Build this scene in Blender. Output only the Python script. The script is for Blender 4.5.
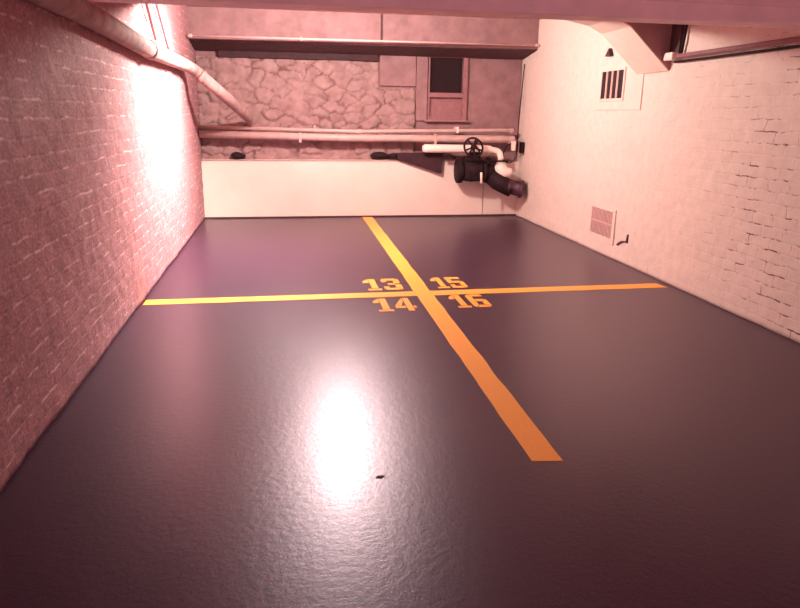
import bpy, bmesh, math, random
from mathutils import Vector, Matrix, noise
random.seed(4)
S = bpy.context.scene
for o in list(bpy.data.objects): bpy.data.objects.remove(o)

# ------------------------------------------------------------------ camera
F, TH, PS, RO, H = 670.83, .2774, .1668, .0145, 1.7
fw = Vector((math.sin(PS)*math.cos(TH), math.cos(PS)*math.cos(TH), -math.sin(TH)))
r0 = Vector((math.cos(PS), -math.sin(PS), 0)); u0 = r0.cross(fw)
rt = r0*math.cos(RO) + u0*math.sin(RO); up = -r0*math.sin(RO) + u0*math.cos(RO)
cam_data = bpy.data.cameras.new('camera'); cam = bpy.data.objects.new('camera', cam_data)
S.collection.objects.link(cam); S.camera = cam
cam_data.sensor_width = 36; cam_data.lens = F/800*36; cam_data.clip_start = .05
M = Matrix((rt, up, -fw)).transposed().to_4x4(); M.translation = (0, 0, H); cam.matrix_world = M

def at(px, py, Y):
    """room position, on the plane at depth Y, of a measured point"""
    d = fw*F + rt*(px-400) - up*(py-304)
    return Vector((0, 0, H)) + d*(Y/d.y)

# ------------------------------------------------------------------ world, light, exposure
W = bpy.data.worlds.new('dim_garage_air'); S.world = W; W.use_nodes = True
bg = W.node_tree.nodes['Background']; bg.inputs[0].default_value = (1, .40, .48, 1); bg.inputs[1].default_value = .05
S.view_settings.view_transform = 'Standard'; S.view_settings.look = 'None'
S.view_settings.exposure = 0; S.view_settings.gamma = 1; S.view_settings.use_curve_mapping = False
LAMP = (.62, 8.25, 2.90); LAMP_W = 560; LAMP_C = (1, .91, .81)
# unseen fill light added behind the camera, tilted up to brighten the near beam
dl = bpy.data.lights.new('near_beam_fill', 'AREA'); dl.shape = 'RECTANGLE'; dl.size = 4.2; dl.size_y = 1.6; dl.energy = 125; dl.color = (1, .56, .62)
dlo = bpy.data.objects.new('near_beam_fill', dl); S.collection.objects.link(dlo); dlo.location = (1.3, -2.4, 1.2)
dlo.rotation_euler = (math.radians(122), 0, 0)

# ------------------------------------------------------------------ helpers
def link(name, bm, mat, parent=None, smooth=False):
    me = bpy.data.meshes.new(name)
    bmesh.ops.recalc_face_normals(bm, faces=bm.faces)
    bm.to_mesh(me); bm.free()
    if smooth:
        for p in me.polygons: p.use_smooth = True
    o = bpy.data.objects.new(name, me); S.collection.objects.link(o)
    me.materials.append(mat)
    if parent: o.parent = parent
    return o
def tag(o, label, cat, group=None, kind=None):
    if label: o['label'] = label
    if cat: o['category'] = cat
    if group: o['group'] = group
    if kind: o['kind'] = kind
    return o
def struct(name, bm, mat, parent=None, smooth=False, label=None):
    o = link(name, bm, mat, parent, smooth); o['kind'] = 'structure'
    if label: o['label'] = label
    return o
def thing(name, label, cat, loc, group=None):
    o = bpy.data.objects.new(name, None); S.collection.objects.link(o); o.location = loc
    o.empty_display_size = .1
    return tag(o, label, cat, group)
def rebase(root):
    """children were modelled in room coordinates: shift them so that they hang from the root"""
    bpy.context.view_layer.update()
    inv = root.matrix_world.inverted()
    for ch in root.children:
        if not ch.get('_based'): ch.matrix_parent_inverse = inv
def box(bm, x0, x1, y0, y1, z0, z1, bev=0):
    g = bmesh.ops.create_cube(bm, size=1, matrix=Matrix.Translation(((x0+x1)/2, (y0+y1)/2, (z0+z1)/2)) @ Matrix.Diagonal((abs(x1-x0), abs(y1-y0), abs(z1-z0), 1)))
    if bev:
        es = list({e for v in g['verts'] for e in v.link_edges})
        bmesh.ops.bevel(bm, geom=es, offset=bev, segments=2, affect='EDGES', profile=.5)
    return bm
def Box(*a, **k): return box(bmesh.new(), *a, **k)
def tube(bm, pts, r, n=16, cap=True):
    """round tube through points; r a number or one per point"""
    pts = [Vector(p) for p in pts]; rs = r if isinstance(r, (list, tuple)) else [r]*len(pts)
    prev = None; rings = []
    for i, p in enumerate(pts):
        t = ((pts[min(i+1, len(pts)-1)] - p).normalized() + (p - pts[max(i-1, 0)]).normalized()).normalized()
        if prev is None:
            a = Vector((0, 0, 1)) if abs(t.z) < .9 else Vector((1, 0, 0)); nrm = t.cross(a).normalized()
        else: nrm = (prev - t*prev.dot(t)).normalized()
        prev = nrm; b = t.cross(nrm)
        rings.append([bm.verts.new(p + (nrm*math.cos(2*math.pi*k/n) + b*math.sin(2*math.pi*k/n))*rs[i]) for k in range(n)])
    for A, B in zip(rings, rings[1:]):
        for k in range(n): bm.faces.new((A[k], A[(k+1) % n], B[(k+1) % n], B[k]))
    if cap: bm.faces.new(rings[0]); bm.faces.new(rings[-1])
    return bm
def Tube(*a, **k): return tube(bmesh.new(), *a, **k)
def curve(pts, seg=8):
    """Catmull-Rom through points"""
    pts = [Vector(p) for p in pts]; P = [2*pts[0]-pts[1]] + pts + [2*pts[-1]-pts[-2]]; out = []
    for i in range(1, len(P)-2):
        a, b, c, d = P[i-1:i+3]
        for k in range(seg):
            t = k/seg; out.append(.5*((2*b) + (c-a)*t + (2*a-5*b+4*c-d)*t*t + (3*b-a-3*c+d)*t**3))
    out.append(pts[-1]); return out
def wall_pt(X, px, py):
    d = fw*F + rt*(px-400) - up*(py-304)
    return Vector((0, 0, H)) + d*(X/d.x)
def prism(poly, axis, a, b):
    """extrude a 2-D outline along an axis; poly gives the other two coordinates in xyz order"""
    bm = bmesh.new(); rings = []
    for v in (a, b):
        ring = []
        for p in poly:
            c = list(p); c.insert(axis, v); ring.append(bm.verts.new(c))
        rings.append(ring)
    A, B = rings; n = len(A)
    bm.faces.new(A); bm.faces.new(B[::-1])
    for k in range(n): bm.faces.new((A[k], B[k], B[(k+1) % n], A[(k+1) % n]))
    return bm

# ------------------------------------------------------------------ materials
def base(name, col, rough=.7, metal=0, spec=.5):
    m = bpy.data.materials.new(name); m.use_nodes = True; nt = m.node_tree
    b = nt.nodes['Principled BSDF']
    b.inputs['Base Color'].default_value = (*col, 1); b.inputs['Roughness'].default_value = rough
    b.inputs['Metallic'].default_value = metal; b.inputs['Specular IOR Level'].default_value = spec
    return m, nt, b
def N(nt, t, **kw):
    n = nt.nodes.new(t)
    for k, v in kw.items():
        if k.startswith('i_'): n.inputs[int(k[2:])].default_value = v
        else: setattr(n, k, v)
    return n
def coords(nt, scale=(1, 1, 1), order=None):
    g = N(nt, 'ShaderNodeNewGeometry'); out = g.outputs['Position']
    if order:
        s = N(nt, 'ShaderNodeSeparateXYZ'); c = N(nt, 'ShaderNodeCombineXYZ'); nt.links.new(out, s.inputs[0])
        for i, k in enumerate(order): nt.links.new(s.outputs[k], c.inputs[i])
        out = c.outputs[0]
    m = N(nt, 'ShaderNodeMapping'); m.inputs['Scale'].default_value = scale; nt.links.new(out, m.inputs[0])
    return m.outputs[0]
def nz(nt, vec, scale, detail=4, rough=.6):
    n = N(nt, 'ShaderNodeTexNoise'); n.inputs['Scale'].default_value = scale; n.inputs['Detail'].default_value = detail
    n.inputs['Roughness'].default_value = rough; nt.links.new(vec, n.inputs['Vector']); return n.outputs['Fac']
def ramp(nt, fac, stops):
    r = N(nt, 'ShaderNodeValToRGB'); e = r.color_ramp.elements
    while len(e) < len(stops): e.new(.5)
    for q, (p, c) in zip(e, stops): q.position = p; q.color = (*c, 1)
    nt.links.new(fac, r.inputs[0]); return r.outputs[0]
def mix(nt, fac, a, b, mode='MIX'):
    m = N(nt, 'ShaderNodeMix', data_type='RGBA', blend_type=mode)
    for s, v in ((m.inputs[0], fac), (m.inputs[6], a), (m.inputs[7], b)):
        if hasattr(v, 'links'): nt.links.new(v, s)
        elif isinstance(v, tuple): s.default_value = (*v, 1)
        else: s.default_value = v
    return m.outputs[2]
def math_(nt, op, a, b=0):
    m = N(nt, 'ShaderNodeMath', operation=op)
    for s, v in zip(m.inputs, (a, b)):
        if hasattr(v, 'links'): nt.links.new(v, s)
        else: s.default_value = v
    return m.outputs[0]
def bump(nt, b, h, strength, dist=.01):
    n = N(nt, 'ShaderNodeBump'); n.inputs['Strength'].default_value = strength; n.inputs['Distance'].default_value = dist
    nt.links.new(h, n.inputs['Height']); nt.links.new(n.outputs[0], b.inputs['Normal'])

def plain(name, col, rough=.7, metal=0, var=.15, scale=9, bmp=.25, spec=.5):
    m, nt, b = base(name, col, rough, metal, spec); v = coords(nt); f = nz(nt, v, scale)
    lo = tuple(c*(1-var) for c in col); hi = tuple(min(1, c*(1+var)) for c in col)
    nt.links.new(ramp(nt, f, [(.3, lo), (.7, hi)]), b.inputs['Base Color'])
    bump(nt, b, nz(nt, v, scale*6), bmp, .006); return m

def brick_wall(name, col, joint, strength, courses, wear, crack=0, edge_light=0, skim=None, perp=.3, mottle=0, depth=.38):
    """painted brickwork; courses run along the wall (y); skim = y range where a smooth coat fades the courses out"""
    m, nt, b = base(name, col, .7, 0, .12)
    v = coords(nt, order=('Y', 'Z', 'X')); raw = coords(nt)
    w = N(nt, 'ShaderNodeTexNoise'); w.inputs['Scale'].default_value = 7; w.inputs['Detail'].default_value = 5; nt.links.new(v, w.inputs['Vector'])
    sub = N(nt, 'ShaderNodeVectorMath', operation='MULTIPLY_ADD'); nt.links.new(w.outputs['Color'], sub.inputs[0])
    sub.inputs[1].default_value = (.08, .042, 0); nt.links.new(v, sub.inputs[2])
    t = N(nt, 'ShaderNodeTexBrick'); nt.links.new(sub.outputs[0], t.inputs['Vector'])
    t.inputs['Scale'].default_value = 1; t.inputs['Brick Width'].default_value = courses*2.75; t.inputs['Row Height'].default_value = courses
    t.inputs['Mortar Size'].default_value = .013; t.inputs['Mortar Smooth'].default_value = .9; t.inputs['Bias'].default_value = 0
    t.inputs['Color1'].default_value = (0, 0, 0, 1); t.inputs['Color2'].default_value = (1, 1, 1, 1)
    sz0 = N(nt, 'ShaderNodeSeparateXYZ'); nt.links.new(sub.outputs[0], sz0.inputs[0])
    bedmask = ramp(nt, nz(nt, v, 4, 4, .6), [(.38, (.15, .15, .15)), (.58, (1, 1, 1))])
    bed = ramp(nt, math_(nt, 'ABSOLUTE', math_(nt, 'SUBTRACT', math_(nt, 'FRACT', math_(nt, 'DIVIDE', sz0.outputs['Y'], courses)), .5)), [(.37, (0, 0, 0)), (.5, (1, 1, 1))])
    mort = math_(nt, 'ADD', math_(nt, 'MULTIPLY', math_(nt, 'MULTIPLY', bed, bedmask), .9 - perp), math_(nt, 'MULTIPLY', t.outputs['Fac'], perp))
    if skim:
        sp_ = N(nt, 'ShaderNodeSeparateXYZ'); nt.links.new(raw, sp_.inputs[0])
        y = math_(nt, 'ADD', sp_.outputs['Y'], math_(nt, 'MULTIPLY', nz(nt, raw, .8, 3), 2.4))
        mr = N(nt, 'ShaderNodeMapRange'); nt.links.new(y, mr.inputs[0]); mr.inputs[1].default_value = skim[0]+1.2; mr.inputs[2].default_value = skim[1]+1.2
        mr.inputs[3].default_value = 1; mr.inputs[4].default_value = .10
        mort = math_(nt, 'MULTIPLY', mort, mr.outputs[0])
    big = nz(nt, raw, 1.6, 6, .65); fine = nz(nt, raw, 45, 6, .75); mid = nz(nt, raw, 11, 5, .65)
    lo = tuple(c*(1-wear) for c in col)
    c = ramp(nt, mid, [(.32, lo), (.60, col)])
    c = mix(nt, math_(nt, 'MULTIPLY', t.outputs['Color'], .10), c, tuple(x*.75 for x in col))
    if mottle:
        sq = coords(nt, (1, 1, 1.6)); c = mix(nt, math_(nt, 'MULTIPLY', ramp(nt, nz(nt, sq, 32, 6, .75), [(.44, (1, 1, 1)), (.58, (0, 0, 0))]), mottle), c, tuple(x*.45 for x in col))
    patch = ramp(nt, nz(nt, v, 7, 4, .6), [(.50, (0, 0, 0)), (.60, (1, 1, 1))])
    if edge_light:
        # light caught on the brick edges, painted as paler lines at the bed joints
        sz = N(nt, 'ShaderNodeSeparateXYZ'); nt.links.new(sub.outputs[0], sz.inputs[0])
        fr = math_(nt, 'FRACT', math_(nt, 'DIVIDE', sz.outputs['Y'], courses))
        ln = ramp(nt, math_(nt, 'ABSOLUTE', math_(nt, 'SUBTRACT', fr, .5)), [(.40, (0, 0, 0)), (.47, (1, 1, 1))])
        c = mix(nt, math_(nt, 'MULTIPLY', ln, math_(nt, 'MULTIPLY', patch, edge_light)), c, joint)
    sp = ramp(nt, nz(nt, raw, 24, 3, .6), [(.66, (0, 0, 0)), (.73, (1, 1, 1))])
    c = mix(nt, math_(nt, 'MULTIPLY', sp, .45), c, tuple(x*.4 for x in col))
    if crack:
        ck = ramp(nt, nz(nt, v, 8, 4, .6), [(.49, (0, 0, 0)), (.62, (1, 1, 1))])
        mm = ramp(nt, mort, [(.42, (0, 0, 0)), (.75, (1, 1, 1))])
        c = mix(nt, math_(nt, 'MULTIPLY', ck, math_(nt, 'MULTIPLY', mm, crack)), c, (.13, .04, .05))
    nt.links.new(c, b.inputs['Base Color'])
    h = math_(nt, 'SUBTRACT', math_(nt, 'ADD', math_(nt, 'MULTIPLY', fine, .35), math_(nt, 'MULTIPLY', mid, .8)), math_(nt, 'MULTIPLY', mort, depth))
    bump(nt, b, h, strength, .02)
    return m

def floor_mat():
    m, nt, b = base('dark_plum_epoxy', (.05, .03, .05), .3, 0, .5)
    v = coords(nt); f = nz(nt, v, .9, 5); s = nz(nt, v, 90, 3, .7); s2 = nz(nt, v, 28, 3, .6)
    c = ramp(nt, s, [(.35, (.006, .002, .005)), (.62, (.040, .013, .036))])
    c = mix(nt, math_(nt, 'MULTIPLY', f, .35), c, (.036, .012, .032))
    nt.links.new(c, b.inputs['Base Color'])
    s3 = nz(nt, v, 150, 2, .6); r = math_(nt, 'ADD', math_(nt, 'MULTIPLY', s3, .26), .205); nt.links.new(r, b.inputs['Roughness'])
    b.inputs['Specular Tint'].default_value = (1, .76, 1, 1); b.inputs['Specular IOR Level'].default_value = .8; b.inputs['Coat Weight'].default_value = .06; b.inputs['Coat Roughness'].default_value = .12; b.inputs['Coat Tint'].default_value = (1, .93, .98, 1)
    hh = math_(nt, 'ADD', math_(nt, 'MULTIPLY', s3, .5), s2); bump(nt, b, hh, .27, .005)
    cn = N(nt, 'ShaderNodeBump'); cn.inputs['Strength'].default_value = .10; cn.inputs['Distance'].default_value = .006
    nt.links.new(hh, cn.inputs['Height']); nt.links.new(cn.outputs[0], b.inputs['Coat Normal'])
    return m

def stone_mat():
    m, nt, b = base('painted_rubble_stone', (.5, .25, .25), .8, 0, .2)
    v = coords(nt, (1, 1, 1)); a = N(nt, 'ShaderNodeAttribute', attribute_name='joint')
    c = ramp(nt, nz(nt, v, 6, 5), [(.3, (.24, .135, .135)), (.7, (.38, .235, .225))])
    c = mix(nt, a.outputs['Fac'], c, (.13, .05, .055))
    nt.links.new(c, b.inputs['Base Color']); bump(nt, b, nz(nt, v, 30, 5, .7), .5, .02)
    return m

m_left = brick_wall('rose_painted_brick', (.50, .235, .255), (.72, .46, .46), .62, .098, .34, edge_light=.75, perp=.08, mottle=.65, depth=.16)
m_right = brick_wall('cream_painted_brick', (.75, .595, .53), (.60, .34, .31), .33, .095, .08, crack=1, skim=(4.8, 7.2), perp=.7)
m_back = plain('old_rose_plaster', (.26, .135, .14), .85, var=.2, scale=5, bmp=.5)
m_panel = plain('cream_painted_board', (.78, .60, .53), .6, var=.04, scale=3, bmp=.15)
m_floor = floor_mat(); m_stone = stone_mat()
m_beam = plain('dusky_pink_painted_steel', (.88, .60, .62), .6, var=.10, scale=4, bmp=.35)
m_patch = plain('cream_skim_plaster', (.76, .575, .51), .75, var=.05, scale=5, bmp=.2, spec=.15)
m_haunch_shade = plain('haunch_shaded_rose', (.36, .18, .18), .8, var=.1, scale=5, bmp=.3)  # haunch face, its shade put into the colour
m_haunch_lit = plain('haunch_lit_cream', (.84, .68, .59), .7, var=.05, scale=5, bmp=.2)  # underside of the same haunch, its light painted in as a paler tone
m_ceil = plain('rose_painted_concrete', (.52, .28, .28), .8, var=.12, scale=3, bmp=.4)
m_pipe = plain('rose_painted_pipe', (.50, .32, .30), .45, var=.10, scale=8, bmp=.2)
m_cond = plain('dull_steel_conduit', (.60, .40, .38), .4, 0, var=.12, scale=12, bmp=.1)
m_iron = plain('black_cast_iron', (.020, .007, .009), .7, 0, var=.5, scale=14, bmp=.6, spec=.2)
m_duct = plain('dark_metal_and_shade', (.045, .017, .021), .7, 0, var=.3, scale=14, bmp=.3, spec=.2)  # also the painted shade of the slot above the stone
m_plum = plain('plum_painted_iron', (.055, .014, .028), .5, .1, var=.25, scale=14, bmp=.3)
m_white = plain('white_pipe_wrap', (.88, .68, .60), .6, var=.04, scale=10, bmp=.2)
m_dark = plain('dark_opening', (.020, .007, .009), .8, var=.3, bmp=.1)
m_slot = plain('dark_trim_and_shade', (.07, .025, .03), .85, var=.3, scale=10, bmp=.4)  # also the painted shade under the rear beam
m_frame = plain('brown_rose_window_frame', (.26, .11, .12), .7, var=.15, scale=14, bmp=.2)
m_vent = plain('cream_painted_grille', (.62, .36, .32), .6, var=.06, scale=20, bmp=.15)
m_dust = plain('dusty_rose_grille', (.62, .38, .35), .7, var=.1, scale=20, bmp=.2)
def yellow():
    m, nt, b = base('yellow_line_paint', (.9, .4, .04), .45, 0, .3)
    v = coords(nt); f = nz(nt, v, 60, 4, .7); g = nz(nt, v, 3, 4)
    c = ramp(nt, f, [(.25, (.88, .31, .04)), (.5, (.98, .41, .07))]); c = mix(nt, math_(nt, 'MULTIPLY', g, .25), c, (.90, .40, .05))
    nt.links.new(c, b.inputs['Base Color']); bump(nt, b, f, .2, .004); return m
m_yel = yellow()
m_glass, _nt, _b = base('grimy_window_glass', (.015, .006, .008), .25, 0, .3)
m_bulb, _nt, _b = base('lit_bulb_glass', (1, .85, .75), .3)
_b.inputs['Emission Color'].default_value = (1, .82, .7, 1); _b.inputs['Emission Strength'].default_value = 12

# ------------------------------------------------------------------ room shell
XL, XR, D, Y0, ZC = -1.345, 3.934, 11.376, -2.6, 3.12
def grid_wall(name, mat, P, U, V, nu, nv, disp, thick):
    """slab with an uneven face: P origin, U and V edge vectors, disp(u, v) metres along the inward normal"""
    P, U, V = Vector(P), Vector(U), Vector(V); n = V.cross(U).normalized(); bm = bmesh.new(); g = []
    for j in range(nv+1):
        g.append([bm.verts.new(P + U*(i/nu) + V*(j/nv) + n*disp(U.length*i/nu, V.length*j/nv)) for i in range(nu+1)])
    for j in range(nv):
        for i in range(nu): bm.faces.new((g[j][i], g[j][i+1], g[j+1][i+1], g[j+1][i]))
    back = [bm.verts.new(q - n*thick) for q in (P, P+U, P+U+V, P+V)]
    bm.faces.new(back[::-1])
    rim = [g[0][i] for i in range(nu+1)], [g[j][nu] for j in range(nv+1)], [g[nv][i] for i in range(nu, -1, -1)], [g[j][0] for j in range(nv, -1, -1)]
    for k, e in enumerate(rim): bm.faces.new([back[k]] + e + [back[(k+1) % 4]])
    me_o = struct(name, bm, mat); 
    for p in me_o.data.polygons: p.use_smooth = len(p.vertices) == 4 and p.area < .05
    return me_o
def wob(a, s=1.7, amp=.012):
    return lambda u, v: amp*noise.noise((u*s, v*s*1.4, a)) + amp*.6*noise.noise((u*s*5, v*s*6, a+9))
# normals point into the room
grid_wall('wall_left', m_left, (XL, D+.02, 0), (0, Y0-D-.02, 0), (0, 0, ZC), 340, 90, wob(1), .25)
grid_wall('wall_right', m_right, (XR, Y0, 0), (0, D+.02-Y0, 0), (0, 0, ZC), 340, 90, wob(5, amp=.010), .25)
struct('floor', Box(XL-.25, XR+.25, Y0, D+.6, -.2, 0), m_floor)
struct('ceiling', Box(XL-.25, XR+.25, Y0, D+.6, ZC, ZC+.2), m_ceil)
BW = XR
# back wall plaster behind and beside the stone, with the window hole left open
WX0, WX1, WZ0, WZ1 = 2.33, 2.99, 1.60, 2.63
wb = bmesh.new()
for (x0, x1, z0, z1) in ((XL-.25, WX0, 0, ZC), (WX1, XR+.25, 0, ZC), (WX0, WX1, 0, WZ0), (WX0, WX1, WZ1, ZC)):
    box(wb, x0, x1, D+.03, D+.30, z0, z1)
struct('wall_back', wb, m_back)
# plaster pier between stone and window, a little proud
struct('trim_1', Box(2.13, WX0-.01, D-.02, D+.03, 1.58, 2.60, bev=.01), m_back, label='plaster strip between rubble stone and dark window')

# rubble stone face
def cells(x0, x1, z0, z1, n):
    out = []
    for _ in range(n*30):
        p = (random.uniform(x0, x1), random.uniform(z0, z1))
        if all(((p[0]-q[0])/1.7)**2 + ((p[1]-q[1]))**2 > .004+.03*q[2]**1.6 for q in out): out.append((p[0], p[1], random.random()))
        if len(out) >= n: break
    return out
def stone_face(name, x0, x1, z0, z1, cut=None):
    C = cells(x0-.1, x1+.1, z0-.1, z1+.1, 150); st = .02
    nu, nv = int((x1-x0)/st), int((z1-z0)/st); bm = bmesh.new(); jt = bm.verts.layers.float.new('joint'); g = {}
    for j in range(nv+1):
        for i in range(nu+1):
            x, z = x0+(x1-x0)*i/nu, z0+(z1-z0)*j/nv
            if cut and cut(x, z): continue
            wx, wz = x+.09*noise.noise((x*5, z*5, 2))+.03*noise.noise((x*14, z*14, 5)), z+.07*noise.noise((x*5, z*5, 7))+.025*noise.noise((x*14, z*14, 8))
            ds = sorted((math.hypot((wx-c[0])/1.7, wz-c[1]), c[2]) for c in C)[:2]
            e = ds[1][0]-ds[0][0]; k = max(0, 1-e/.022)
            h = .062*min(1, e/.045)**.5*(.25+.75*ds[0][1]) + .012*noise.noise((x*11, z*11, 3))
            v = bm.verts.new((x, D+.02-h, z)); v[jt] = k*max(0, min(1, .5+1.4*noise.noise((x*2.3, z*2.3, 31)))); g[i, j] = v
    for (i, j) in list(g):
        q = [(i, j), (i+1, j), (i+1, j+1), (i, j+1)]
        if all(k in g for k in q): bm.faces.new([g[k] for k in q])
    # give the face depth: close it back to the wall
    edge = [e for e in bm.edges if e.is_boundary]
    r = bmesh.ops.extrude_edge_only(bm, edges=edge)
    for v in r['geom']:
        if isinstance(v, bmesh.types.BMVert): v.co.y = D+.04
    return struct(name, bm, m_stone, smooth=True, label='rubble stone face of the back wall, painted rose')
stone_face('wall_stone', XL, 2.11, .90, 2.50, cut=lambda x, z: (x > 1.52+.05*noise.noise((z*6, 1, 1)) and z > 2.09+.03*noise.noise((x*7, 0, 4))))
# plaster pad over the stone at right of the dark slot strip
struct('trim_2', Box(1.53, 2.12, D-.03, D+.03, 2.12, 2.60, bev=.008), m_back, label='smooth plaster patch above the stone')
# dark strip painted in for the shaded slot above the stone
struct('trim_3', Box(-1.0, 1.50, D-.07, D+.03, 2.49, 2.66, bev=.01), m_duct, label='dark strip painted as the shaded slot above the rubble stone')

# low boarded wall in front of the stone
PZ = .925
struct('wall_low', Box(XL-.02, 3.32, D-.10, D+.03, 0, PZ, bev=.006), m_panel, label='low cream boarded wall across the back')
struct('trim_4', Box(3.335, XR+.02, D-.085, D+.03, 0, PZ-.01, bev=.006), m_panel, label='short cream board at the right end of the low wall')
struct('trim_5', Box(XL-.02, 3.30, D-.115, D+.02, PZ, PZ+.022, bev=.006), m_pipe, label='thin capping strip along the low wall')
struct('baseboard_back', Box(XL, XR, D-.125, D-.09, 0, .022, bev=.004), m_slot)

# beams
nb = bmesh.new(); box(nb, XL-.02, XR+.02, 4.60, 4.84, 2.345, ZC, bev=.012); box(nb, XL-.02, XR+.02, 4.58, 4.61, 2.455, 2.475)
struct('trim_6', nb, m_beam, label='dropped pink beam crossing the room overhead')
struct('trim_7', Box(XL-.02, XR+.02, 6.80, 7.38, 2.70, ZC, bev=.01), m_beam, label='second beam behind the first')
bk = prism([(10.72, ZC), (10.72, 2.70), (10.74, 2.69), (D-.06, 2.69), (D+.03, 2.69), (D+.03, ZC)], 0, XL-.02, XR+.02)
struct('trim_8', bk, m_back, label='beam casing along the top of the back wall')
struct('trim_13', prism([(10.73, 2.69), (10.73, 2.675), (D-.06, 2.585), (D+.03, 2.585), (D+.03, 2.69)], 0, XL-.02, XR+.02), m_slot, label='underside of the rear beam casing, its shade painted dark')  # shadow band below the beam, put into this strip's dark colour
struct('trim_9', Box(1.45, 1.48, 10.708, 10.73, 2.72, ZC), m_slot, label='cover strip on the rear beam casing')
# haunch under the second beam, against the right wall; lit and shaded sides painted as separate tones
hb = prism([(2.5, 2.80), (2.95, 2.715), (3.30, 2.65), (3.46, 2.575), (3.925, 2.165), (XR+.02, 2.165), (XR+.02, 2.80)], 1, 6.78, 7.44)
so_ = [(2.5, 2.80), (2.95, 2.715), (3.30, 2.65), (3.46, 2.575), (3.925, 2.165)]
struct('trim_14', prism(so_ + [(x-.006, z-.008) for x, z in so_[::-1]], 1, 6.785, 7.445), m_haunch_lit, label='underside of the beam haunch, painted in its lit tone')
struct('trim_10', hb, m_haunch_shade, label='triangular beam haunch against the right wall, painted in its shaded tone')
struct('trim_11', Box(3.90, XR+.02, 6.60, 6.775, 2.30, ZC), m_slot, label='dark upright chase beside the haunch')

# ------------------------------------------------------------------ window
w1 = thing('window_1', 'small dark window high in the back wall', 'window', (2.66, D, WZ0)); del w1['category']; w1['kind'] = 'structure'
fr = bmesh.new()
box(fr, WX0, WX0+.025, D-.03, D+.10, WZ0, WZ1); box(fr, WX1-.075, WX1, D-.03, D+.10, WZ0, WZ1)
box(fr, WX0+.025, WX1-.075, D-.03, D+.10, WZ1-.05, WZ1); box(fr, WX0+.025, WX1-.075, D-.05, D+.12, 1.96, 2.03); box(fr, WX0+.025, WX1-.075, D-.03, D+.10, WZ0, WZ0+.05)
wf = link('window_frame', fr, m_frame, w1)
link('pane', Box(WX0+.025, WX1-.075, D+.06, D+.07, 2.03, WZ1-.05), m_glass, wf)
link('lower_board', Box(WX0+.025, WX1-.075, D+.04, D+.06, WZ0+.05, 1.96), m_frame, w1)
link('window_sill', Box(WX0-.05, WX1+.03, D-.08, D+.03, WZ0-.03, WZ0), m_back, w1)
rebase(w1)

# ------------------------------------------------------------------ lamp in the bay between the beams (it lights the room)
lt = thing('ceiling_lamp', 'bare bulb lamp on the ceiling, in the bay hidden behind the beams', 'lamp', (LAMP[0], LAMP[1], ZC))
link('lamp_base', Tube([(LAMP[0], LAMP[1], ZC-.001), (LAMP[0], LAMP[1], ZC-.02), (LAMP[0], LAMP[1], ZC-.045)], [.07, .06, .03], 20), m_white, lt, True)
bl = link('bulb', Tube([(LAMP[0], LAMP[1], ZC-.04), (LAMP[0], LAMP[1], ZC-.06), (LAMP[0], LAMP[1], ZC-.10), (LAMP[0], LAMP[1], ZC-.14), (LAMP[0], LAMP[1], ZC-.155)], [.018, .03, .055, .044, .012], 20), m_bulb, lt, True)
rebase(lt)
ld = bpy.data.lights.new('lamp_light', 'POINT'); ld.energy = LAMP_W; ld.color = LAMP_C; ld.shadow_soft_size = .05
lo = bpy.data.objects.new('lamp_light', ld); S.collection.objects.link(lo); lo.location = LAMP
# reflector head on the same bay ceiling, turned to the left wall
fx, fy = .15, 8.15
fl_ = thing('flood_lamp', 'reflector flood lamp on the ceiling turned to the left wall, hidden behind the beams', 'lamp', (fx, fy, ZC))
link('lamp_bracket', Tube([(fx+.05, fy, ZC-.001), (fx+.05, fy, ZC-.10)], .02, 12), m_white, fl_, True)
fd = Vector((-1.5, -.10, -1.95)).normalized(); fp = Vector((fx, fy, ZC-.13))
link('reflector', Tube([fp-fd*.06, fp-fd*.04, fp, fp+fd*.05], [.03, .045, .07, .085], 20, cap=False), m_white, fl_, True)
rebase(fl_)
sd = bpy.data.lights.new('flood_light', 'SPOT'); sd.energy = 2300; sd.color = LAMP_C; sd.spot_size = math.radians(124); sd.spot_blend = 1; sd.shadow_soft_size = .06
so = bpy.data.objects.new('flood_light', sd); S.collection.objects.link(so); so.location = fp + fd*.10
so.rotation_euler = fd.to_track_quat('-Z', 'Y').to_euler()

# ------------------------------------------------------------------ painted floor markings
def slab(poly, z=.003):
    return prism([(p[0], p[1]) for p in poly], 2, -.002, z)
def wavy(poly_a, poly_b, n, amp, seed):
    L = []; R_ = []
    for i in range(n+1):
        t = i/n; a = Vector(poly_a[0]).lerp(Vector(poly_a[1]), t); b = Vector(poly_b[0]).lerp(Vector(poly_b[1]), t)
        d = (b-a).normalized()
        L.append(a + d*amp*noise.noise((t*25, seed, 0))); R_.append(b + d*amp*noise.noise((t*25, seed+5, 0)))
    return [tuple(p) for p in L + R_[::-1]]
ln = link('painted_line', slab(wavy(((1.185, 2.92), (1.225, 11.24)), ((1.345, 2.90), (1.395, 11.24)), 60, .010, 3)), m_yel)
tag(ln, 'long yellow line painted down the middle of the dark floor', 'floor line', 'yellow bay lines')
lc = link('painted_line', slab(wavy(((-1.325, 6.11), (3.85, 6.19)), ((-1.325, 6.28), (3.82, 6.36)), 50, .008, 8), z=.0024), m_yel)
tag(lc, 'yellow line painted across the dark floor from wall to wall', 'floor line', 'yellow bay lines')

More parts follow.
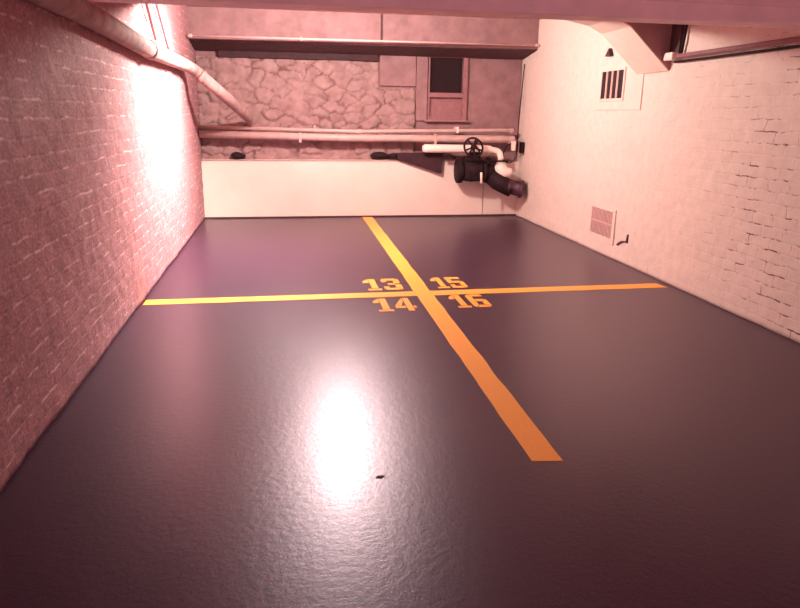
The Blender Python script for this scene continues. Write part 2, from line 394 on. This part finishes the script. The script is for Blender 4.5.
# stencil digits on a 10 wide by 20 high cell, each a set of separate strokes
DIG = {
 '1': [[(1, 16), (4.2, 20), (4.2, 13.5), (1, 13)], [(4.6, 20), (8, 20), (8, 3.2), (4.6, 3.2)], [(2.2, 2.6), (9.6, 2.6), (9.6, 0), (2.2, 0)]],
 '3': [[(.6, 20), (8.6, 20), (7.6, 16.6), (.6, 16.6)], [(9, 19.6), (10, 18), (10, 12), (8.6, 11), (6.6, 12), (6.6, 16.4), (7.9, 16.4)], [(3, 11.8), (6.2, 11.8), (7.6, 10.2), (6.2, 8.8), (3, 8.8)], [(8.6, 9.8), (10, 8.4), (10, 2), (9, .4), (7.9, 3.6), (6.6, 3.6), (6.6, 8.2)], [(.6, 0), (8.6, 0), (7.6, 3.4), (.6, 3.4)], [(0, 18.4), (0, 14), (2.8, 14), (2.8, 16.2)], [(0, 1.6), (0, 6), (2.8, 6), (2.8, 3.8)]],
 '5': [[(0, 20), (9.6, 20), (9.6, 16.6), (0, 16.6)], [(0, 16.1), (3.2, 16.1), (3.2, 9), (0, 9)], [(3.6, 12.6), (8.4, 12.6), (7.2, 9.2), (3.6, 9.2)], [(8.8, 12.3), (10, 10.6), (10, 2), (8.8, .4), (7.6, 3.6), (6.8, 3.6), (6.8, 8.8), (7.6, 8.9)], [(0, 0), (8.4, 0), (7.2, 3.2), (0, 3.2)], [(0, 3.7), (0, 6.2), (2.8, 6.2), (2.8, 3.7)]],
 '4': [[(5.6, 20), (8.6, 20), (8.6, 0), (5.6, 0)], [(5.1, 20), (5.1, 14.6), (3.2, 8), (0, 8)], [(0, 7.4), (5.1, 7.4), (5.1, 4.2), (0, 4.2)], [(9, 7.4), (10.4, 7.4), (10.4, 4.2), (9, 4.2)]],
 '6': [[(1.8, 20), (8.8, 20), (9.8, 17.2), (9.8, 16.4), (3, 16.6)], [(0, 17.8), (1.3, 19.6), (2.8, 16.2), (3.3, 16), (3.3, 3.8), (1.2, .4), (0, 2)], [(3.8, 12.2), (8.6, 12.2), (7.4, 8.8), (3.8, 8.8)], [(9, 11.9), (10, 10.4), (10, 2), (9, .4), (7.8, 3.6), (6.8, 3.6), (6.8, 8.6), (7.8, 8.7)], [(1.8, 0), (8.5, 0), (7.3, 3.2), (3.4, 3.2)]],
}
def stall_number(text, x, y, w, h, label):
    t = thing('painted_number', label, 'painted number', (x+w/2, y, 0), 'yellow stall numbers at the line crossing')
    gap = .06*w; cw = (w-gap)/2
    for k, ch in enumerate(text):
        bm = bmesh.new(); ox = x + k*(cw+gap)
        for st in DIG[ch]:
            q = prism([(ox + p[0]/10*cw, y + p[1]/20*h) for p in st], 2, -.002, .0026)
            me = bpy.data.meshes.new('tmp'); q.to_mesh(me); q.free(); bm.from_mesh(me); bpy.data.meshes.remove(me)
        link('digit', bm, m_yel, t)
    rebase(t)
stall_number('13', .72, 6.40, .40, .46, 'yellow stencilled number 13, behind the cross line at left')
stall_number('15', 1.44, 6.41, .35, .45, 'yellow stencilled number 15, behind the cross line at right')
stall_number('14', .73, 5.66, .39, .42, 'yellow stencilled number 14, in front of the cross line at left')
stall_number('16', 1.47, 5.70, .36, .44, 'yellow stencilled number 16, in front of the cross line at right')

fk = Vector((.398, 2.874, 0))
tag(link('paint_scrap', prism([(fk.x-.02, fk.y-.006), (fk.x+.004, fk.y-.012), (fk.x+.022, fk.y+.004), (fk.x+.006, fk.y+.010), (fk.x-.014, fk.y+.007)], 2, .0, .004), m_slot), 'tiny dark scrap lying on the floor beside the bright lamp reflection', 'scrap')

# ------------------------------------------------------------------ pipes
m_drain = plain('mottled_rose_pipe', (.34, .20, .195), .75, 0, var=.3, scale=7, bmp=.5, spec=.15)
def pipe(name, pts, r, mat, label, cat='pipe', group=None, couplings=(), clips=(), n=18):
    t = thing(name, label, cat, pts[0], group)
    link('pipe_run', Tube(pts, r, n), mat, t, True)
    for p, q, rr in couplings: link('coupling', Tube([p, Vector(p).lerp(Vector(q), .12), Vector(p).lerp(Vector(q), .88), q], [rr*.93, rr, rr, rr*.93], n), mat, t, True)
    for args, mt in clips: link('clip', Box(*args, bev=.003), mt, t)
    rebase(t); return t
# big waste pipe down the left wall
hug = XL+.095
bp = [wall_pt(hug, 20, -20), wall_pt(hug, 96, 19), wall_pt(hug, 148, 49), wall_pt(hug, 178, 62), wall_pt(hug+.06, 194, 70), at(214, 87, 9.9), at(236, 106, 10.5), at(248, 117, 11.0), at(252, 121, 11.12)]
P = curve([bp[0], bp[1], bp[2], bp[3], bp[4], bp[5], bp[6], bp[7], bp[8]], 6)
pipe('drain_pipe', P, .078, m_drain, 'thick rose painted drain pipe sloping down along the left wall', group=None,
     couplings=[(bp[2], bp[2].lerp(bp[3], .10), .09), (bp[4].lerp(bp[5], .30), bp[4].lerp(bp[5], .48), .086)])
# two slim conduits leaning on the left wall
for (a, b), lb in ((((147, 5), (155, 36)), 'thin conduit high on the left wall, left of the two beside the drain pipe'), (((157, 5), (168, 46)), 'thin conduit high on the left wall, right of the two beside the drain pipe')):
    A, B = wall_pt(XL+.04, *a), wall_pt(XL+.04, *b)
    pipe('wall_conduit', [A+(A-B)*.6, A, B, B+(B-A)*.12], .018, m_frame, lb, group='thin conduits high on the left wall', n=10)
# conduit from wall to wall in front of the rear beam
ca, cb = Vector((XL+.01, 10.42, 2.70)), Vector((XR-.01, 10.60, 2.735))
pipe('ceiling_conduit', [ca, cb], .014, m_cond, 'thin steel conduit crossing wall to wall below the ceiling', couplings=[(ca.lerp(cb, .300), ca.lerp(cb, .306), .028), (ca.lerp(cb, .985), ca.lerp(cb, .995), .026), (ca.lerp(cb, .005), ca.lerp(cb, .015), .026)], n=12)
# upper thin pipe and lower thick pipe along the stone
y1 = 11.18
u = [(XL+.01, y1, 1.475), (.6, y1, 1.48), (2.2, y1, 1.485), (3.60, y1, 1.485), (3.74, y1, 1.48), (3.80, y1, 1.43), (3.80, y1, 1.36)]
u = [at(202, 127, y1), at(356, 131.5, y1), at(500, 130.5, y1), at(513, 131, y1)]; u[0].x = XL+.01
pipe('water_pipe', u, .030, m_pipe, 'thinner upper pipe running along the stone back wall', couplings=[(u[1], u[1]+Vector((.10, 0, 0)), .040), (u[3]-Vector((.06, 0, 0)), u[3], .042)],
     clips=[((u[2].x-.75, u[2].x-.72, y1-.035, D, u[2].z-.05, u[2].z+.05), m_white), ((u[2].x-3.1, u[2].x-3.07, y1-.035, D, u[2].z-.05, u[2].z+.05), m_pipe)], n=14)
y2 = 11.14
v = [at(202, 134, y2), at(350, 138, y2), at(504, 139, y2), at(514, 140, y2)]; v[0].x = XL+.01
pipe('heating_pipe', v, .058, m_pipe, 'thicker lower pipe running along the stone back wall', couplings=[(v[3]-Vector((.10, 0, 0)), v[3], .070)],
     clips=[((.2, .24, y2-.062, D, v[1].z-.075, v[1].z+.075), m_pipe), ((2.4, 2.44, y2-.062, D, v[1].z-.09, v[1].z+.075), m_pipe)])
# holes low in the stone, their darkness built as raised black blobs
for (px, py, w, h), lb in (((237, 155.5, .20, .07), 'dark blob standing in for a hole in the stone above the low wall, left'), ((379, 155.5, .30, .075), 'dark blob standing in for a hole above the low wall beside the tapered duct')):
    c = at(px, py, 11.27); bm = bmesh.new()
    bmesh.ops.create_uvsphere(bm, u_segments=18, v_segments=10, radius=.5, matrix=Matrix.Translation(c) @ Matrix.Diagonal((w, .16, h*1.6, 1)))
    bmesh.ops.create_uvsphere(bm, u_segments=14, v_segments=8, radius=.5, matrix=Matrix.Translation(c+Vector((w*.3, .02, -.01))) @ Matrix.Diagonal((w*.8, .12, h*1.1, 1)))
    tag(link('hole_blob', bm, m_iron, None, True), lb, 'pipe stub', 'dark blobs above the low wall')

# ------------------------------------------------------------------ valve group at the right end
YV = 11.04
def px(a, b, Y=YV): return at(a, b, Y)
# tapered dark duct
A, B, C_, D_ = px(392, 153, 11.21), px(398, 160, 11.21), px(441.5, 174, 11.17), px(443.5, 152.5, 11.17)
bm = bmesh.new(); back = Vector((0, .10, 0))
vs = [bm.verts.new(p) for p in (A, B, C_, D_, A+back*.5, B+back*.5, C_+back*.9, D_+back*.9)]
for f in ((0, 1, 2, 3), (7, 6, 5, 4), (0, 4, 5, 1), (1, 5, 6, 2), (2, 6, 7, 3), (3, 7, 4, 0)): bm.faces.new([vs[k] for k in f])
bmesh.ops.bevel(bm, geom=list(bm.edges), offset=.006, segments=2, affect='EDGES')
td = thing('tapered_duct', 'dark tapered metal duct in front of the low wall, left of the valve', 'duct', B)
link('duct_body', bm, m_duct, td)
link('duct_pipe', Tube([px(389.5, 156, 11.22), px(397, 156, 11.22)], .04, 14), m_iron, td, True)
link('duct_collar', Tube([px(443, 155, 11.06), px(450, 155, 11.04), px(456, 158, 11.0)], .028, 12), m_iron, td, True)
rebase(td)
# white wrapped pipe
wp = thing('wrapped_pipe', 'white wrapped pipe behind the valve handwheel, bending down at its right end', 'pipe', px(424, 148, 11.06))
pts = curve([px(425, 148.5, 11.06), px(470, 149, 11.06), px(492, 150, 11.06), px(499, 152.5, 11.04), px(501, 160, 11.0)], 6)
ends = [px(422.5, 148.5, 11.06)]
link('pipe_run', Tube(ends+pts, [.045]+[.068]*len(pts[:12])+[.05]*(len(pts)-12), 18), m_white, wp, True)
link('wrapped_elbow', Tube(curve([px(499, 163, 10.98), px(501, 169, 10.93), px(505, 172.5, 10.9), px(512, 172, 10.9)], 5), [.05, .07, .085, .092, .098, .10, .10, .10, .10, .10, .098, .09, .085, .08, .07, .05][:16], 18), m_white, wp, True)
rebase(wp)
# gate valve
gv = thing('gate_valve', 'large black iron gate valve with a handwheel, beside the right wall', 'valve', px(472, 183))
X = Vector((1, 0, 0))
def lathe_x(c, prof, n=24):
    return Tube([c + X*a for a, _ in prof], [r for _, r in prof], n)
c0 = px(472, 170)
fg = link('flange', lathe_x(px(459, 171), [(-.045, .185), (-.035, .20), (.035, .20), (.045, .185)]), m_iron, gv, True)
link('flange', lathe_x(px(483, 171), [(-.03, .17), (-.02, .185), (.03, .185), (.04, .17)]), m_iron, gv, True)
vb = bmesh.new(); tube(vb, [c0+X*a for a in (-.20, -.13, -.06, 0, .06, .13, .2)], [.15, .165, .185, .195, .185, .165, .15], 24)
box(vb, c0.x-.17, c0.x+.15, c0.y-.17, c0.y+.10, c0.z-.17, c0.z+.19, bev=.03)
tube(vb, [c0+Vector((0, 0, a)) for a in (0, .10, .17, .21)], [.15, .14, .11, .10], 20)
link('valve_body', vb, m_iron, gv, True)
bn = px(474, 158); link('bonnet', Tube([bn+Vector((0, 0, -.05)), bn+Vector((0, 0, 0)), bn+Vector((0, 0, .02)), bn+Vector((0, -.02, .10))], [.14, .14, .08, .05], 18), m_iron, gv, True)
yk = bmesh.new()
for s in (-1, 1): tube(yk, [bn+Vector((s*.09, 0, 0)), bn+Vector((s*.075, -.03, .12)), bn+Vector((0, -.06, .2))], .018, 8)
link('yoke', yk, m_iron, gv, True)
wc = px(473.5, 147.5, 10.78); wr = .158
tilt = Vector((.12, -.93, .30)).normalized()
wn = tilt; wa = wn.cross(Vector((0, 0, 1))).normalized(); wbv = wn.cross(wa)
ring = [wc + (wa*math.cos(t) + wbv*math.sin(t)*.98)*wr for t in [2*math.pi*k/40 for k in range(41)]]
hw = link('handwheel', Tube(ring, .0165, 10), m_iron, gv, True)
sp = bmesh.new()
for k in range(5):
    t = 2*math.pi*k/5+.3; tube(sp, [wc, wc + (wa*math.cos(t)+wbv*math.sin(t))*wr], .014, 8)
tube(sp, [wc+wn*.05, wc-wn*.03], .042, 14)
link('wheel_spokes', sp, m_iron, hw, True)
link('stem', Tube([bn+Vector((0, -.02, .08)), wc, wc+wn*.10+Vector((0, 0, .12))], .018, 10), m_iron, gv, True)
# piping to the right and the outlet
link('outlet_pipe', Tube(curve([px(484, 172), px(492, 176), px(500, 183, 10.9), px(512, 189, 10.85)], 6), [.155]*6+[.15]*6+[.14]*7, 20), m_iron, gv, True)
link('coupling', Tube([px(485, 162, 11.1), px(492, 166, 11.1), px(496, 174, 11.1)], [.09, .10, .10], 16), m_iron, gv, True)
pf = px(507.5, 186.5, 10.85); pe = px(523, 189.5, 10.78); dd = (pe-pf).normalized(); L = (pe-pf).length
fl = link('outlet_socket', Tube([pf, pf+dd*.03, pf+dd*.05, pf+dd*(L-.06), pf+dd*(L-.055), pf+dd*(L-.01), pf+dd*(L)], [.125, .13, .118, .125, .15, .15, .13], 22), m_plum, gv, True)
fl['label'] = 'plum coloured socket end'
for k in range(8):
    t = 2*math.pi*k/8; q = px(459, 171) + Vector((-.05, math.cos(t)*.16, math.sin(t)*.16)); link('bolt', Tube([q, q+X*.10], .016, 6), m_iron, fg)
link('cross_bar', Tube([px(466, 160, 10.85), px(508, 161.5, 10.85)], .013, 8), m_iron, gv, True)
rebase(gv)
# support post at the seam of the low wall
tag(link('support_post', Tube([px(481.3, 172.5, 10.72), px(481.3, 183.5, 10.72)], .018, 10), m_white, None, True), 'short white drain tube hanging under the black valve', 'tube')
# wires and the small white box on the right wall
cbx = thing('gauge_wiring', 'thin dark cable looping beside the right wall corner next to the valve', 'cable', px(514, 160, 11.1))
link('cable', Tube(curve([Vector((XR-.03, 11.2, 2.5)), px(519, 120, 11.15), px(517, 150, 11.1), px(514, 160, 11.05), px(508, 163, 11.0), px(503, 158, 11.0), px(506, 147, 11.05), px(512, 143, 11.1)], 8), .009, 6), m_iron, cbx, True)
link('wall_box', Box(XR-.055, XR-.014, 11.00, 11.14, px(516, 153, 11.1).z, px(516, 142, 11.1).z, bev=.006), m_iron, cbx)
rebase(cbx)
q = px(513.7, 146, 11.0)
tag(link('wall_bracket', Box(q.x-.028, q.x+.028, 10.98, 11.06, q.z-.075, q.z+.075, bev=.006), m_white), 'small white bracket at the end of the thicker back pipe', 'bracket')

# ------------------------------------------------------------------ right wall fittings
# upper vent: four dark slots between cream bars
def ctag(o, l): o['label'] = l; return o
v1 = thing('wall_vent', 'upper wall vent with four tall dark slots', 'vent', (XR, 8.03, 1.90), 'vents on the right wall')
vy0, vy1, vz0, vz1 = 7.74, 8.30, 1.905, 2.225
f = bmesh.new()
box(f, XR-.022, XR+.01, vy0-.035, vy0, vz0-.03, vz1+.03); box(f, XR-.022, XR+.01, vy1, vy1+.035, vz0-.03, vz1+.03)
box(f, XR-.022, XR+.01, vy0, vy1, vz0-.03, vz0); box(f, XR-.022, XR+.01, vy0, vy1, vz1, vz1+.03)
link('frame', f, m_right, v1)
ctag(link('dark_backing', Box(XR-.013, XR+.01, vy0, vy1, vz0, vz1), m_dark, v1), 'dark opening')
for k in range(1, 4):
    yy = vy0 + (vy1-vy0)*k/4; link('bar', Box(XR-.024, XR-.008, yy-.022, yy+.022, vz0, vz1), m_vent, v1)
rebase(v1)
# raised plaster patch round the upper vent
struct('trim_12', Box(XR-.009, XR+.01, 7.30, 8.44, 1.77, 2.30, bev=.004), m_patch, label='smooth raised plaster patch around the upper vent')
v2 = thing('wall_vent', 'lower painted wall vent with fine vertical louvres near the floor', 'vent', (XR, 7.97, .21), 'vents on the right wall')
vy0, vy1, vz0, vz1 = 7.68, 8.27, .235, .565
f = bmesh.new()
for a in ((vy0-.07, vy0, vz0-.07, vz1+.03), (vy1, vy1+.05, vz0-.07, vz1+.03), (vy0, vy1, vz0-.07, vz0), (vy0, vy1, vz1, vz1+.03)): box(f, XR-.011, XR+.01, *a)
link('frame', f, m_right, v2)
link('backing', Box(XR-.008, XR+.01, vy0, vy1, vz0, vz1), m_back, v2)
for k in range(16):
    yy = vy0 + (vy1-vy0)*(k+.5)/16; link('louvre', Box(XR-.012, XR-.006, yy-.011, yy+.011, vz0, vz1), m_dust, v2)
link('crossbar', Box(XR-.013, XR-.006, vy0, vy1, .395, .41), m_dust, v2)
rebase(v2)
# chips and gouges: small dark chips in the paint are wall wear; a hook under the haunch
hk = Vector((XR, 8.12, 2.42))
tag(link('wall_hook', prism([(8.08, 2.40), (8.22, 2.40), (8.13, 2.49)], 0, XR-.05, XR+.0), m_slot), 'small dark hook on the right wall behind the haunch', 'hook')
tag(link('wall_scar', prism([(7.51, .20), (7.47, .228), (7.40, .262), (7.285, .285), (7.27, .36), (7.25, .365), (7.26, .26), (7.28, .262), (7.285, .272), (7.39, .248), (7.46, .215), (7.50, .19)], 0, XR-.016, XR+.004), m_slot), 'dark scar in the right wall beside the lower vent', 'scar')
# conduit along the right wall with junction box
ra, rb = Vector((XR-.05, 6.66, 2.285)), Vector((XR-.05, 3.0, 2.285))
cj = thing('wall_conduit', 'dark conduit along the top of the right wall, running from the junction box', 'conduit', ra)
link('pipe_run', Tube([ra, rb], .021, 12), m_frame, cj, True)
link('pipe_run', Tube([ra+Vector((.02, 0, -.05)), rb+Vector((.02, 0, -.05))], .012, 8), m_iron, cj, True)
jb = Box(XR-.10, XR+.0, 6.60, 6.76, 2.25, 2.325, bev=.008)
ctag(link('junction_box', jb, m_white, cj), 'small pale junction box')
link('drop_rod', Tube([Vector((XR-.03, 6.55, 2.30)), Vector((XR-.03, 6.50, 2.70))], .014, 8), m_iron, cj, True)
rebase(cj)
